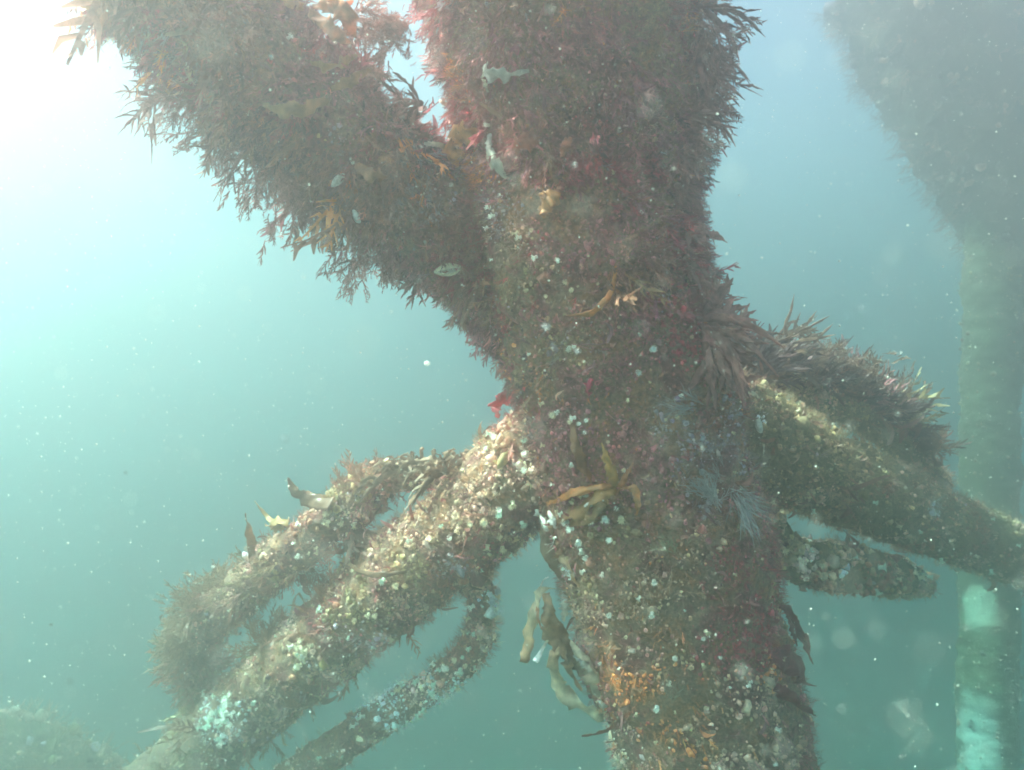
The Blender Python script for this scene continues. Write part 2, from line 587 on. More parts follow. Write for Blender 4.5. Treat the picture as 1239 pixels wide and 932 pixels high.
def colours(P, weights, patches=(), nscale=5.0, jitter=1.0):
    """choose a creature colour per point: banks of one kind, mixed at their borders"""
    x, y, d = project(P)
    S = np.full((len(P), len(PN)), -9.0)
    for k, w in weights.items():
        i = PN.index(k)
        S[:, i] = math.log(w) + 4.2 * fbm(P, nscale, 3, 200 + i * 7)
    for cx, cy, r, k, s in patches:
        i = PN.index(k)
        S[:, i] = np.maximum(S[:, i], -2.5) + s * np.exp(-((x - cx) ** 2 + (y - cy) ** 2) / (2.0 * r * r))
    S += jitter * rng.gumbel(size=S.shape) * .3
    C = PA[S.argmax(1)]
    C = C * [1.05, .93, 1.12] * rng.lognormal(0, .22, (len(P), 1)) * rng.lognormal(0, .07, (len(P), 3))
    return np.clip(C, 0.01, .9)


PATCH = [(270, 868, 22, 'mint', 6), (250, 900, 25, 'mint', 3), (365, 800, 14, 'white', 4), (345, 750, 16, 'cream', 3), (470, 858, 26, 'mint', 4), (500, 838, 16, 'cream', 4),
         (690, 690, 14, 'mint', 4), (672, 650, 14, 'white', 3.5), (740, 630, 18, 'mint', 3), (625, 520, 12, 'tan', 6), (634, 560, 14, 'cream', 4), (640, 590, 14, 'tan', 5),
         (655, 310, 10, 'pink', 5), (545, 600, 24, 'tan', 5), (505, 640, 25, 'tan', 4), (580, 570, 26, 'tan', 4), (590, 610, 30, 'pink', 1.5), (460, 700, 18, 'pink', 3), (425, 695, 12, 'maroon', 4),
         (830, 860, 55, 'orange', 4.4), (750, 800, 34, 'orange', 3.4), (870, 900, 50, 'tan', 3.8), (810, 730, 40, 'tan', 3.4), (720, 740, 26, 'tan', 3.4), (760, 910, 30, 'cream', 3), (780, 760, 40, 'pink', 2.5), (920, 870, 30, 'tan', 3), (900, 900, 50, 'tan', 2.0), (890, 700, 40, 'maroon', 4), (870, 760, 34, 'maroon', 3), (830, 700, 30, 'orange', 2.5),
         (800, 770, 26, 'pink', 2), (740, 890, 20, 'cream', 4), (745, 860, 12, 'white', 3), (760, 250, 60, 'plum', 3), (740, 520, 60, 'plum', 2.4), (860, 560, 40, 'grey', 3), (820, 490, 30, 'grey', 3), (600, 260, 24, 'cream', 2.5),
         (620, 300, 24, 'tan', 2.5), (590, 215, 16, 'orange', 3), (560, 180, 22, 'orange', 4), (680, 480, 20, 'white', 2), (700, 520, 20, 'cream', 2), (660, 240, 14, 'orange', 4), (950, 470, 12, 'mint', 4),
         (918, 505, 9, 'white', 6), (1130, 615, 12, 'mint', 5), (1020, 690, 10, 'mint', 5), (985, 665, 16, 'cream', 3), (970, 690, 10, 'cream', 4), (300, 860, 20, 'mint', 2), (430, 620, 16, 'cream', 4), (410, 640, 20, 'cream', 3),
         (470, 580, 26, 'pink', 2.5), (950, 560, 40, 'olive', 2), (1050, 590, 50, 'olive', 2)]


def carpet(name, rail, n, weights, label, r=(.003, .0068), face=-.3, kinds=(.66, .08, .26), mask=None, u=(0, 1), hair=(.02, .045)):
    """a carpet of anemones, nubs and fuzz over a tube, one uncountable mass"""
    P, Nn, T = sample(rail, n, face, *u)
    if mask is not None:
        k = mask(P, Nn); P, Nn = P[k], Nn[k]
    bank = fbm(P, 7, 3, 31)
    k = rng.random(len(P)) < np.clip(.6 + 1.9 * bank, .06, 1)
    P, Nn, bank = P[k], Nn[k], bank[k]
    C = colours(P, weights, PATCH)
    size = rng.uniform(*r, len(P)) * rng.lognormal(0, .42, len(P)) * (1 + .5 * np.clip(fbm(P, 4, 2, 63), -.5, 1))
    if rail == 'leg':
        px1, py1, _ = project(P)
        size *= np.clip(.45 + (py1 - 180) / 400, .45, 1)
    kind = rng.random(len(P))
    D = nrm(Nn + rng.normal(0, .22, Nn.shape))
    items = []
    a = kind < kinds[0]
    idx = np.where(a)[0]
    for q, T_ in enumerate(BLOBS):
        i = idx[q::6]
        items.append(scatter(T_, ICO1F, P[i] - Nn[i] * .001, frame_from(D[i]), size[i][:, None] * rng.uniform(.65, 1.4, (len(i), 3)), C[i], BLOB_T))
    a = (kind >= kinds[0]) & (kind < kinds[0] + kinds[1])
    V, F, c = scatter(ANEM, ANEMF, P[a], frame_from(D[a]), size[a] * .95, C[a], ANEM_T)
    items.append((V, F, c))
    a = kind >= kinds[0] + kinds[1]
    idx = np.where(a)[0]
    for q, (T_, F_) in enumerate(HAIRS):
        i = idx[q::len(HAIRS)]
        if len(i) == 0: continue
        items.append(scatter(T_, F_, P[i], frame_from(nrm(D[i] + rng.normal(0, .4, (len(i), 3)))), rng.uniform(*hair, len(i)), C[i] * .8))
    V, Fs, c = merge(items)
    return obj(name, V, Fs, M_growth, tint=c, kind='stuff', label=label, cat='anemone carpet')


MIX_LEG = dict(brown=2.2, plum=1.6, olive=1.4, tan=.8, maroon=1.0, grey=.7, pink=.35, orange=.5, dark=1.0, cream=.15, white=.06)
MIX_LEFT = dict(tan=1.7, cream=.25, olive=1.5, brown=1.9, pink=.5, grey=.5, dark=.5, maroon=.3, white=.06)
MIX_TOP = dict(plum=2.4, brown=2.2, grey=1, dark=1, maroon=.6, orange=.2, olive=.5)
MIX_RIGHT = dict(olive=2, brown=1.8, tan=2.6, grey=.6, dark=.3, cream=.25, pink=.2)
carpet('anemone_carpet', 'leg', 62000, MIX_LEG, 'fine carpet of mixed tan, plum and rust anemones on the thick leg', r=(.0024, .0058), kinds=(.6, .05, .35))
carpet('anemone_carpet', 'brace_top', 7000, MIX_TOP, 'dull brown carpet of nubs under the weed on the upper left brace', r=(.002, .005), kinds=(.4, .02, .58))
carpet('anemone_carpet', 'brace_left', 30000, MIX_LEFT, 'dense tan and cream anemone carpet on the lower left brace', r=(.003, .0068))
carpet('anemone_carpet', 'brace_right', 18000, MIX_RIGHT, 'olive fuzz and nubs carpeting the right brace', kinds=(.45, .1, .45))
carpet('anemone_carpet', 'anode_left', 9000, MIX_LEFT, 'beige anemone carpet on the anode above the lower left brace', r=(.003, .0068))
carpet('anemone_carpet', 'anode_low', 8000, dict(tan=1, cream=.8, mint=.5, olive=1, brown=1.4, dark=.4), 'pale beige and mint anemone carpet on the bent anode below', r=(.003, .0068))
carpet('anemone_carpet', 'anode_right', 5000, MIX_RIGHT, 'olive and mint growth carpeting the anode under the right brace', r=(.005, .01))
carpet('anemone_carpet', 'anode_back', 8000, MIX_RIGHT, 'brown nubs on the anode above the right brace')
carpet('anemone_carpet', 'stub_left', 700, MIX_LEFT, 'brown nubs on the hazy stub at the far end of the left anode')
carpet('anemone_carpet', 'far_column', 3000, dict(olive=2, mint=.1, brown=1.5, dark=1), 'thin greenish fuzz on the distant column', r=(.006, .012), kinds=(.5, 0, .5))
carpet('anemone_carpet', 'far_brace', 5000, dict(dark=2, brown=1), 'shaggy dark growth on the distant upper right brace', r=(.012, .03), kinds=(.2, 0, .8), hair=(.08, .2))
carpet('anemone_carpet', 'sunken', 2500, MIX_RIGHT, 'shaggy green growth on the sunken brace end', r=(.012, .03), kinds=(.3, 0, .7), hair=(.08, .18))


def turf(rail, n, length, weights, flow, label, mask=None, face=-.45, tpl=None, flowamt=.9, u=(0, 1), patches=()):
    P, Nn, T = sample(rail, n, face, *u)
    if mask is not None:
        k = mask(P, Nn); P, Nn = P[k], Nn[k]
    if rail in ('leg', 'brace_top'):                       # the faces of the fork are grazed nearly bare
        x, y, d = project(P)
        bare = (x > 370) & (x < 535) & (y > -40) & (y < 185) & (np.abs(Nn @ nrm(np.array([1., 0, -.7]) @ np.stack([RT, FWD, UP]))) > .45)
        k = ~(bare & (rng.random(len(P)) < .88)); P, Nn = P[k], Nn[k]
    C = colours(P, weights, patches, 4.0)
    flow = np.asarray(flow, float)
    sway = np.stack([fbm(P, 3, 2, 301), fbm(P, 3, 2, 302), fbm(P, 3, 2, 303)], 1)
    D = nrm(Nn * .75 + flow * flowamt + sway * .9 + rng.normal(0, .3, P.shape))
    clump = fbm(P, 6, 3, 71)
    if n > 4000:
        keep = rng.random(len(P)) < np.clip(.75 + 1.9 * clump, .12, 1)
        P, Nn, C, D, clump = P[keep], Nn[keep], C[keep], D[keep], clump[keep]
    L = rng.uniform(*length, len(P)) * np.clip(1 + 1.7 * clump, .45, 2.2) * rng.lognormal(0, .2, len(P))
    items = []
    tpl = tpl or FRONDS
    for q, (T_, F_) in enumerate(tpl):
        s = slice(q, None, len(tpl))
        items.append(scatter(T_, F_, P[s] - Nn[s] * .004, frame_from(D[s]), L[s], C[s]))
    V, Fs, c = merge(items)
    return obj('red_weed', V, Fs, M_weed, tint=c, kind='stuff', label=label, cat='seaweed')


W_RED = dict(plum=2.6, maroon=1.2, brown=1.8, grey=.5, pink=.3, orange=.25, dark=.8)


def leg_top(P, Nn):
    x, y, d = project(P)
    e = (y + 60 * fbm(P, 3, 2, 91) - 250) / 90.0 - np.clip((x - 740) / 110, -1.4, 1.6)
    return rng.random(len(P)) < np.clip(1 - e * .6, 0, 1) ** 1.5


turf('leg', 19000, (.02, .048), W_RED, (.25, 0, -.5), 'shaggy plum red weed coating the upper part of the thick leg', leg_top, u=(0, .62))
turf('leg', 2600, (.014, .03), dict(plum=2, maroon=2, brown=2, orange=.8, olive=.6), (.1, 0, -.7), 'short rust and maroon weed between the anemones low on the leg', u=(.4, 1), patches=[p for p in PATCH if p[3] in ('maroon', 'orange')])
turf('brace_top', 23000, (.022, .055), W_RED, (-.15, 0, -.6), 'shaggy brown red weed coating the upper left brace', u=(.1, 1))
turf('brace_left', 900, (.015, .035), dict(plum=2, brown=2, maroon=2), (-.1, 0, -.3), 'scattered short red weed on the lower left brace')
turf('anode_left', 900, (.03, .07), dict(brown=3, olive=1), (-.3, 0, .1), 'loose brown weed around the far end of the left anode', u=(.6, 1))
turf('brace_right', 2600, (.01, .026), dict(brown=2, olive=1.5, tan=1.5), (.3, 0, -.2), 'olive brown weed wisps on the right brace')
turf('anode_back', 700, (.02, .05), dict(brown=3, olive=1, dark=1), (0, 0, -.2), 'short dark weed on the lower side of the back anode', face=-.9)
turf('anode_back', 3000, (.06, .14), dict(brown=1.2, plum=.8, olive=.5, dark=3.5), (.3, 0, .1), 'bushy brown weed heaped on the anode above the right brace', lambda P, Nn: Nn @ UP > .25, face=-.9, u=(0, .8))
turf('anode_left', 220, (.03, .06), dict(brown=2, plum=1), (0, 0, -.2), 'few brown wisps on the near half of the left anode', u=(.1, .6))

M_strap = tint_mat('strap_weed', 0.35, 0.55, 0.4, 0.35, 40, gain=1.15)


def scraps(rail, n, length, weights, label, face=-.3, u=(0, 1), out=.6, mask=None):
    o = turf(rail, n, length, weights, (.1, 0, -.5), label, mask, face, CURLS, .7, u)
    o.name = 'kelp_scraps'
    o.data.materials[0] = M_strap
    tag(o, cat='kelp')


scraps('leg', 1500, (.018, .05), dict(brown=2.5, orange=.25, plum=2.2, tan=.3, cream=.12), 'short curled scraps of brown and rust kelp clinging all over the thick leg')
scraps('brace_top', 1200, (.03, .075), dict(brown=2.5, plum=2.5, orange=.2, tan=.3, cream=.3, pink=.4), 'curled brown and pale kelp scraps hanging in the weed of the upper left brace')
scraps('brace_left', 260, (.025, .07), dict(brown=2, plum=1, tan=.6), 'few curled kelp scraps on the lower left brace')
scraps('anode_left', 160, (.04, .09), dict(brown=2, tan=.6), 'curled kelp scraps on the left anode')
scraps('anode_back', 420, (.06, .15), dict(brown=3, plum=1, tan=.3), 'tangle of curled brown kelp on the back anode', -.8, u=(0, .8), mask=lambda P, Nn: Nn @ UP > .1)
scraps('brace_right', 260, (.03, .08), dict(brown=2, olive=1, tan=.4), 'curled kelp scraps on the right brace')
turf('leg', 700, (.05, .09), W_RED, (.2, 0, -.8), 'long drooping red fronds scattered through the short weed of the upper leg', leg_top, u=(0, .55))
turf('brace_top', 900, (.05, .1), dict(brown=2, plum=2, pink=.6, orange=.5, tan=.3), (-.1, 0, -.8), 'long drooping fronds scattered through the weed of the upper left brace', u=(.1, 1))

turf('stub_left', 700, (.05, .13), dict(brown=3, olive=1, tan=.4), (-.3, 0, .0), 'shaggy brown weed shrouding the hazy stub at the far end of the left anode')
turf('brace_left', 900, (.04, .1), dict(brown=3, olive=1, tan=.5), (-.3, 0, .3), 'shaggy brown weed on the hazy far stretch of the lower left brace', lambda P, Nn: rng.random(len(P)) < np.clip(.5 + 1.5 * fbm(P, 3, 2, 8), 0, 1), u=(.55, 1))

# ------------------------------------------------------------------ single plants, shells and animals
def near(rail, px, py, lift=0.0):
    """a point in front of (or beside) the tube at a photo pixel, lifted towards the camera"""
    P, _ = on(rail, px, py)
    d = P @ FWD
    return at(px, py, d - lift)


def ribbon(pts, widths, n=22, side=None, thick=.0014, ruffle=.0, seed=0, tint=(.3, .15, .05), tip=None, ragged=.0, tears=0):
    """a strap-like blade: closed thin solid with ruffled edges. pts (k,3) metres"""
    C = spline(pts, n)
    w = np.interp(np.linspace(0, 1, n), np.linspace(0, 1, len(widths)), widths)
    T = nrm(np.gradient(C, axis=0))
    s0 = np.asarray(side if side is not None else np.cross(T.mean(0), nrm(C.mean(0))), float)
    g = np.random.default_rng(seed)
    twist = np.cumsum(g.normal(0, .12, n))
    S = nrm(s0[None] - T * np.sum(T * s0, 1, keepdims=True))
    Bn = np.cross(T, S)
    S2 = S * np.cos(twist)[:, None] + Bn * np.sin(twist)[:, None]
    B2 = np.cross(T, S2)
    m = 7
    a = np.linspace(-1, 1, m)
    t = np.linspace(0, 1, n)
    ph = g.uniform(0, 6, 4)
    off = np.zeros((n, m))
    for q in range(m):
        off[:, q] = ruffle * abs(a[q]) ** 1.5 * w * (np.sin(t * 17 + ph[0 if a[q] < 0 else 1]) + .6 * np.sin(t * 31 + ph[2 if a[q] < 0 else 3]))
    edge = np.ones((n, m))
    edge[:, 0] += ragged * g.normal(0, 1, n)
    edge[:, -1] += ragged * g.normal(0, 1, n)
    top = C[:, None] + S2[:, None] * (a[None, :, None] * w[:, None, None] / 2 * edge[..., None]) + B2[:, None] * (off + .12 * w[:, None] * (1 - a[None] ** 2))[..., None]
    bot = top - B2[:, None] * thick
    V = np.concatenate([top.reshape(-1, 3), bot.reshape(-1, 3)])
    I = np.arange(n * m).reshape(n, m)
    J = I + n * m
    F = [np.stack([I[:-1, :-1], I[:-1, 1:], I[1:, 1:], I[1:, :-1]], -1).reshape(-1, 4),
         np.stack([J[:-1, :-1], J[1:, :-1], J[1:, 1:], J[:-1, 1:]], -1).reshape(-1, 4),
         np.stack([I[:-1, 0], I[1:, 0], J[1:, 0], J[:-1, 0]], -1), np.stack([I[:-1, -1], J[:-1, -1], J[1:, -1], I[1:, -1]], -1),
         np.stack([I[0, :-1], J[0, :-1], J[0, 1:], I[0, 1:]], -1), np.stack([I[-1, :-1], I[-1, 1:], J[-1, 1:], J[-1, :-1]], -1)]
    if tears:
        k = rng.random(len(F[0])) > tears
        F[0] = F[0][k]; F[1] = np.stack([J[:-1, :-1], J[1:, :-1], J[1:, 1:], J[:-1, 1:]], -1).reshape(-1, 4)[k]
    tint = np.asarray(tint, float); tip = tint if tip is None else np.asarray(tip, float)
    mott = np.clip(1 + .6 * fbm(V, 45, 3, seed), .4, 1.8)[:, None]
    tt = np.tile(np.repeat(t, m), 2)[:, None]
    return V, F, np.clip((tint * (1 - tt) + tip * tt) * mott, 0.01, .92)


def join(parts):
    Vs, Fs, Cs, n = [], [], [], 0
    for V, F, C in parts:
        Vs.append(V); Fs += [f + n for f in F]; Cs.append(C); n += len(V)
    return np.concatenate(Vs), Fs, np.concatenate(Cs)


def plant(name, label, rail, blades, mat=None, cat='kelp', part='blade', seed=0, **kw):
    """blades: list of dict(p=[(px,py,lift)...], w=[m...], c=colour, tip=colour)"""
    root = near(rail, blades[0]['p'][0][0], blades[0]['p'][0][1])
    e = empty(name, root, label, cat)
    for k, b in enumerate(blades):
        pts = [near(rail, *q) if len(q) == 3 else at(q[0], q[1], q[3]) for q in b['p']]
        V, F, c = ribbon(pts, b['w'], n=b.get('n', 26), seed=seed * 31 + k, tint=b['c'], tip=b.get('tip'), ruffle=b.get('ruffle', .22), ragged=b.get('ragged', .12), thick=b.get('thick', .0015), tears=b.get('tears', 0))
        o = obj(b.get('part', part), V, F, mat or b.get('m') or M_kelp, e, tint=c)
        if b.get('label'): o['label'] = b['label']
    return e


RUST, TANK, PALE, WHITE, BRN, RED, ORA = (.46, .16, .06), (.6, .32, .16), (.72, .66, .5), (.9, .89, .84), (.3, .16, .08), (.3, .04, .04), (.72, .24, .05)

# pale torn kelp hanging off the left edge of the leg
plant('torn_kelp', 'large torn brown and cream kelp hanging off the left edge of the leg', 'leg', [
    dict(p=[(672, 712, .02), (655, 714, .05), (646, 738, .06), (640, 770, .07), (634, 802, .07)], w=[0.009, 0.023, 0.035, 0.047, 0.035], c=PALE, tip=TANK, ragged=.2, ruffle=.3),
    dict(p=[(662, 718, .03), (664, 745, .05), (672, 768, .06), (690, 790, .05)], w=[0.023, 0.053, 0.087, 0.058], c=TANK, tip=BRN, ruffle=.35),
    dict(p=[(664, 772, .06), (655, 788, .07), (648, 801, .07)], w=[0.007, 0.014, 0.023], c=PALE, tip=WHITE),
    dict(p=[(680, 778, .05), (670, 795, .07), (675, 825, .07), (695, 850, .06), (732, 868, .03)], w=[0.035, 0.047, 0.053, 0.058, 0.035], c=TANK, tip=PALE, ragged=.2, ruffle=.35),
    dict(p=[(688, 790, .05), (704, 806, .06), (718, 822, .05), (728, 848, .04), (736, 868, .02)], w=[0.058, 0.058, 0.053, 0.035, 0.023], c=BRN, tip=PALE, ruffle=.35),
    dict(p=[(683, 715, .03), (683, 735, .04), (682, 752, .04)], w=[0.014, 0.035, 0.009], c=WHITE, tip=PALE, ragged=.3, m=M_pale, label='white scrap of blade coloured in as a shiny glint'),  # the white scraps here put the kelp's shine into colour
    dict(p=[(694, 792, .06), (706, 800, .06), (716, 812, .05)], w=[0.014, 0.035, 0.023], c=WHITE, tip=PALE, ragged=.3, m=M_pale, label='white scrap of blade coloured in as a shiny glint'),
    dict(p=[(652, 716, .05), (657, 703, .06), (664, 698, .06)], w=[0.005, 0.005, 0.004], c=WHITE, m=M_pale),
    dict(p=[(690, 776, .05), (700, 790, .07), (712, 800, .06), (722, 816, .05)], w=[.012, .03, .02, .006], c=PALE, tip=BRN, ruffle=.4),
    dict(p=[(678, 770, .06), (682, 790, .08), (690, 812, .08), (704, 836, .06)], w=[.012, .03, .03, .006], c=BRN, tip=TANK, ruffle=.4),
    dict(p=[(654, 716, .05), (650, 740, .07), (655, 762, .07)], w=[.006, .014, .004], c=RUST),
    dict(p=[(724, 846, .05), (732, 856, .06), (738, 868, .04)], w=[.012, .02, .006], c=WHITE, tip=PALE, m=M_pale)], seed=1)  # white blade added as a painted glint on the kelp
plant('red_strap', 'dark red strap of weed poking left below the torn kelp', 'leg', [
    dict(p=[(762, 862, .02), (742, 880, .05), (722, 888, .07), (704, 891, .08)], w=[.012, .022, .018, .006], c=(.3, .09, .05), ruffle=.1)], cat='seaweed', seed=2)
plant('orange_kelp', 'star shaped orange brown kelp spread over the middle of the leg', 'leg', [
    dict(p=[(745, 592, .03), (725, 600, .05), (695, 620, .04), (664, 634, .03)], w=[.03, .045, .05, .02], c=(.42, .18, .05), ragged=.3, tip=(.32, .14, .05)),
    dict(p=[(745, 590, .03), (740, 572, .05), (733, 552, .05), (728, 536, .04)], w=[.03, .03, .018, .006], c=(.42, .18, .05), ragged=.3, tip=(.7, .35, .1)),
    dict(p=[(742, 588, .03), (722, 590, .05), (690, 598, .05), (662, 610, .03)], w=[.02, .02, .03, .012], c=RUST, tip=ORA),
    dict(p=[(748, 594, .03), (765, 590, .05), (772, 608, .05), (770, 624, .03)], w=[.03, .028, .02, .008], c=RUST, tip=ORA),
    dict(p=[(750, 590, .03), (758, 575, .04), (766, 560, .03)], w=[.02, .018, .006], c=RUST),
    dict(p=[(735, 604, .04), (712, 626, .04), (690, 634, .03)], w=[.02, .04, .02], c=TANK, tip=(.32, .14, .05))], seed=3)
plant('folded_kelp', 'grey brown kelp folded down the left edge of the leg under the star shaped kelp', 'leg', [
    dict(p=[(660, 612, .03), (658, 635, .05), (664, 668, .05), (682, 704, .03)], w=[.015, .03, .05, .02], c=(.35, .3, .2), tip=BRN, ragged=.1),
    dict(p=[(668, 636, .03), (676, 665, .05), (690, 690, .05), (700, 712, .02)], w=[.03, .04, .035, .015], c=BRN, tip=TANK),
    dict(p=[(664, 618, .05), (668, 630, .06), (672, 640, .05)], w=[.006, .03, .008], c=WHITE, m=M_pale, label='small bright white flap')], seed=4)
plant('orange_strap', 'thin curved orange strap high on the middle of the leg', 'leg', [
    dict(p=[(745, 322, .02), (742, 345, .04), (732, 365, .05), (712, 380, .04), (684, 383, .03)], w=[.008, .014, .02, .02, .008], c=ORA, tip=RUST, ruffle=.15)], seed=5)
plant('rusty_kelp', 'rusty kelp blade lying on the leg left of centre above the star shaped kelp', 'leg', [
    dict(p=[(692, 512, .02), (697, 540, .04), (706, 562, .04), (716, 584, .03)], w=[.012, .03, .04, .012], c=(.3, .13, .06), tip=RUST)], seed=6)
plant('orange_kelp', 'pale orange curled kelp in the crotch beside the long white strap', 'leg', [
    dict(p=[(585, 168, .02), (572, 158, .06), (552, 170, .07), (546, 188, .06), (552, 202, .03)], w=[.02, .05, .07, .05, .02], c=(.6, .3, .14), tip=ORA, ruffle=.4),
    dict(p=[(560, 185, .04), (556, 176, .07), (562, 188, .08), (570, 200, .05)], w=[.012, .03, .03, .01], c=ORA, tip=(.7, .4, .2), ruffle=.4),
    dict(p=[(552, 196, .03), (538, 178, .06), (520, 174, .08), (508, 178, .08)], w=[.012, .016, .014, .02], c=TANK, tip=WHITE)], seed=7)
plant('orange_patch_weed', 'small flat orange blade on the leg level with the fork', 'leg', [
    dict(p=[(672, 232, .02), (666, 240, .04), (658, 250, .04), (656, 262, .02)], w=[.03, .06, .05, .02], c=(.55, .22, .08), ruffle=.3)], seed=8, cat='seaweed')
plant('red_leaf', 'red translucent blade on the leg just above the fork', 'leg', [
    dict(p=[(652, 172, .02), (638, 172, .05), (622, 182, .04)], w=[.03, .06, .02], c=(.5, .15, .1), ruffle=.3),
    dict(p=[(690, 166, .02), (684, 176, .05), (680, 190, .03)], w=[.012, .03, .01], c=(.5, .16, .1), ruffle=.3)], seed=9, cat='seaweed')
plant('pale_strap', 'long bleached white strap hanging on the leg beside the fork', 'leg', [
    dict(p=[(592, 162, .03), (592, 180, .06), (600, 196, .07), (612, 216, .04)], w=[.012, .022, .028, .014], c=WHITE, tip=PALE, ruffle=.2, m=M_pale, ragged=.2),
    dict(p=[(591, 172, .03), (590, 188, .05), (596, 206, .04)], w=[.006, .01, .005], c=PALE, m=M_pale)], seed=10, cat='seaweed')
plant('pale_weed', 'translucent pale blade pointing right near the top of the leg', 'leg', [
    dict(p=[(586, 98, .03), (592, 88, .06), (608, 91, .07), (640, 86, .05)], w=[.02, .055, .04, .008], c=(.75, .72, .68), tip=(.6, .55, .5), ruffle=.25, m=M_pale),
    dict(p=[(588, 88, .04), (586, 98, .05), (590, 112, .03)], w=[.02, .02, .006], c=PALE, m=M_pale)], seed=11, cat='seaweed')
plant('orange_kelp', 'washed out orange kelp blades at the top edge of the picture in the fork', 'brace_top', [
    dict(p=[(378, 8, .06), (398, 4, .12), (420, 18, .14), (426, 44, .12)], w=[.02, .05, .06, .02], c=(.62, .25, .13), ruffle=.4),
    dict(p=[(374, 16, .06), (392, 26, .12), (404, 40, .13), (424, 50, .12)], w=[.02, .04, .04, .02], c=(.7, .32, .2), ruffle=.4),
    dict(p=[(366, 8, .06), (350, 2, .12), (342, -8, .1)], w=[.02, .03, .02], c=(.6, .3, .18), ruffle=.4),
    dict(p=[(390, 10, .08), (405, 8, .14), (428, 2, .14)], w=[.02, .035, .015], c=(.7, .35, .22), ruffle=.4),
    dict(p=[(376, 76, .04), (396, 82, .1), (418, 74, .1), (432, 66, .08)], w=[.012, .03, .03, .01], c=(.5, .24, .12), ruffle=.3)], seed=12)
plant('brown_kelp', 'brown kelp streaks lying across the shaded middle of the upper left brace', 'brace_top', [
    dict(p=[(318, 128, .04), (345, 134, .09), (375, 130, .08), (400, 120, .04)], w=[.012, .04, .04, .012], c=(.45, .22, .11), ruffle=.3),
    dict(p=[(400, 108, .04), (424, 98, .09), (448, 84, .08)], w=[.012, .035, .012], c=(.45, .2, .1), ruffle=.3),
    dict(p=[(430, 200, .03), (450, 212, .07), (470, 215, .06)], w=[.02, .05, .02], c=(.45, .2, .11), ruffle=.3)], seed=13)
plant('red_sponge_leaf', 'crimson leaf sticking out left where the lower left brace meets the leg', 'brace_left', [
    dict(p=[(622, 484, .05), (612, 482, .08), (602, 488, .1), (590, 491, .1)], w=[.03, .055, .04, .006], c=(.62, .04, .06), tip=(.5, .03, .05), ruffle=.2),
    dict(p=[(604, 486, .08), (600, 496, .09), (603, 506, .08)], w=[.02, .04, .015], c=(.6, .1, .12), ruffle=.2)], seed=14, cat='seaweed')
plant('red_sponge_leaf', 'small crimson leaf in the centre of the leg', 'leg', [
    dict(p=[(716, 458, .02), (711, 468, .035), (713, 482, .02)], w=[.012, .025, .012], c=(.6, .04, .09), ruffle=.3)], seed=15, cat='seaweed')
plant('red_leaf_pair', 'pair of broad maroon leaves low on the right edge of the leg', 'leg', [
    dict(p=[(930, 800, .01), (948, 796, .05), (966, 808, .05), (976, 828, .04)], w=[.05, .09, .08, .01], c=(.32, .03, .05), tip=(.25, .03, .04), ruffle=.12),
    dict(p=[(938, 830, .02), (952, 842, .05), (970, 856, .05), (986, 866, .03)], w=[.03, .06, .06, .01], c=(.3, .035, .05), ruffle=.12)], seed=16, cat='seaweed')
plant('drooping_weed', 'dark red sprig drooping off the lower right edge of the leg', 'leg', [
    dict(p=[(943, 732, .0), (957, 744, .04), (968, 766, .05), (978, 790, .05), (984, 804, .05)], w=[.016, .035, .03, .012, .003], c=(.26, .07, .07), ragged=.3),
    dict(p=[(955, 745, .03), (958, 760, .05), (965, 782, .05)], w=[.012, .022, .004], c=(.24, .07, .07), ragged=.3),
    dict(p=[(964, 760, .04), (976, 772, .05), (980, 788, .05)], w=[.01, .018, .003], c=(.26, .07, .07), ragged=.3)], seed=17, cat='seaweed')
plant('dark_strap', 'thin dark strap arching across the lower left brace', 'brace_left', [
    dict(p=[(418, 676, .06), (432, 690, .09), (458, 696, .08), (492, 692, .04)], w=[.006, .014, .022, .01], c=(.2, .1, .06), ruffle=.15)], seed=18, cat='seaweed')
plant('curled_blade', 'curled pointed brown blade rising from the middle of the left anode', 'anode_left', [
    dict(p=[(402, 610, .06), (378, 606, .09), (358, 596, .1), (348, 578, .1)], w=[.05, .06, .045, .006], c=(.26, .12, .07), tip=(.3, .16, .1), ruffle=.12)], seed=19)
plant('upright_blade', 'narrow upright orange brown blade on the left anode', 'anode_left', [
    dict(p=[(304, 680, .03), (304, 656, .05), (299, 636, .05), (297, 621, .05)], w=[.02, .04, .034, .006], c=(.4, .2, .1), ruffle=.12)], seed=20)
plant('small_kelp', 'small ochre kelp tuft behind the top of the left anode', 'anode_left', [
    dict(p=[(350, 632, .0), (336, 632, .02), (324, 626, .02), (308, 606, .02)], w=[.03, .05, .02, .003], c=(.5, .28, .12), ruffle=.35),
    dict(p=[(345, 634, .0), (334, 640, .03), (322, 634, .03)], w=[.03, .04, .015], c=(.4, .22, .1), ruffle=.35)], seed=21)


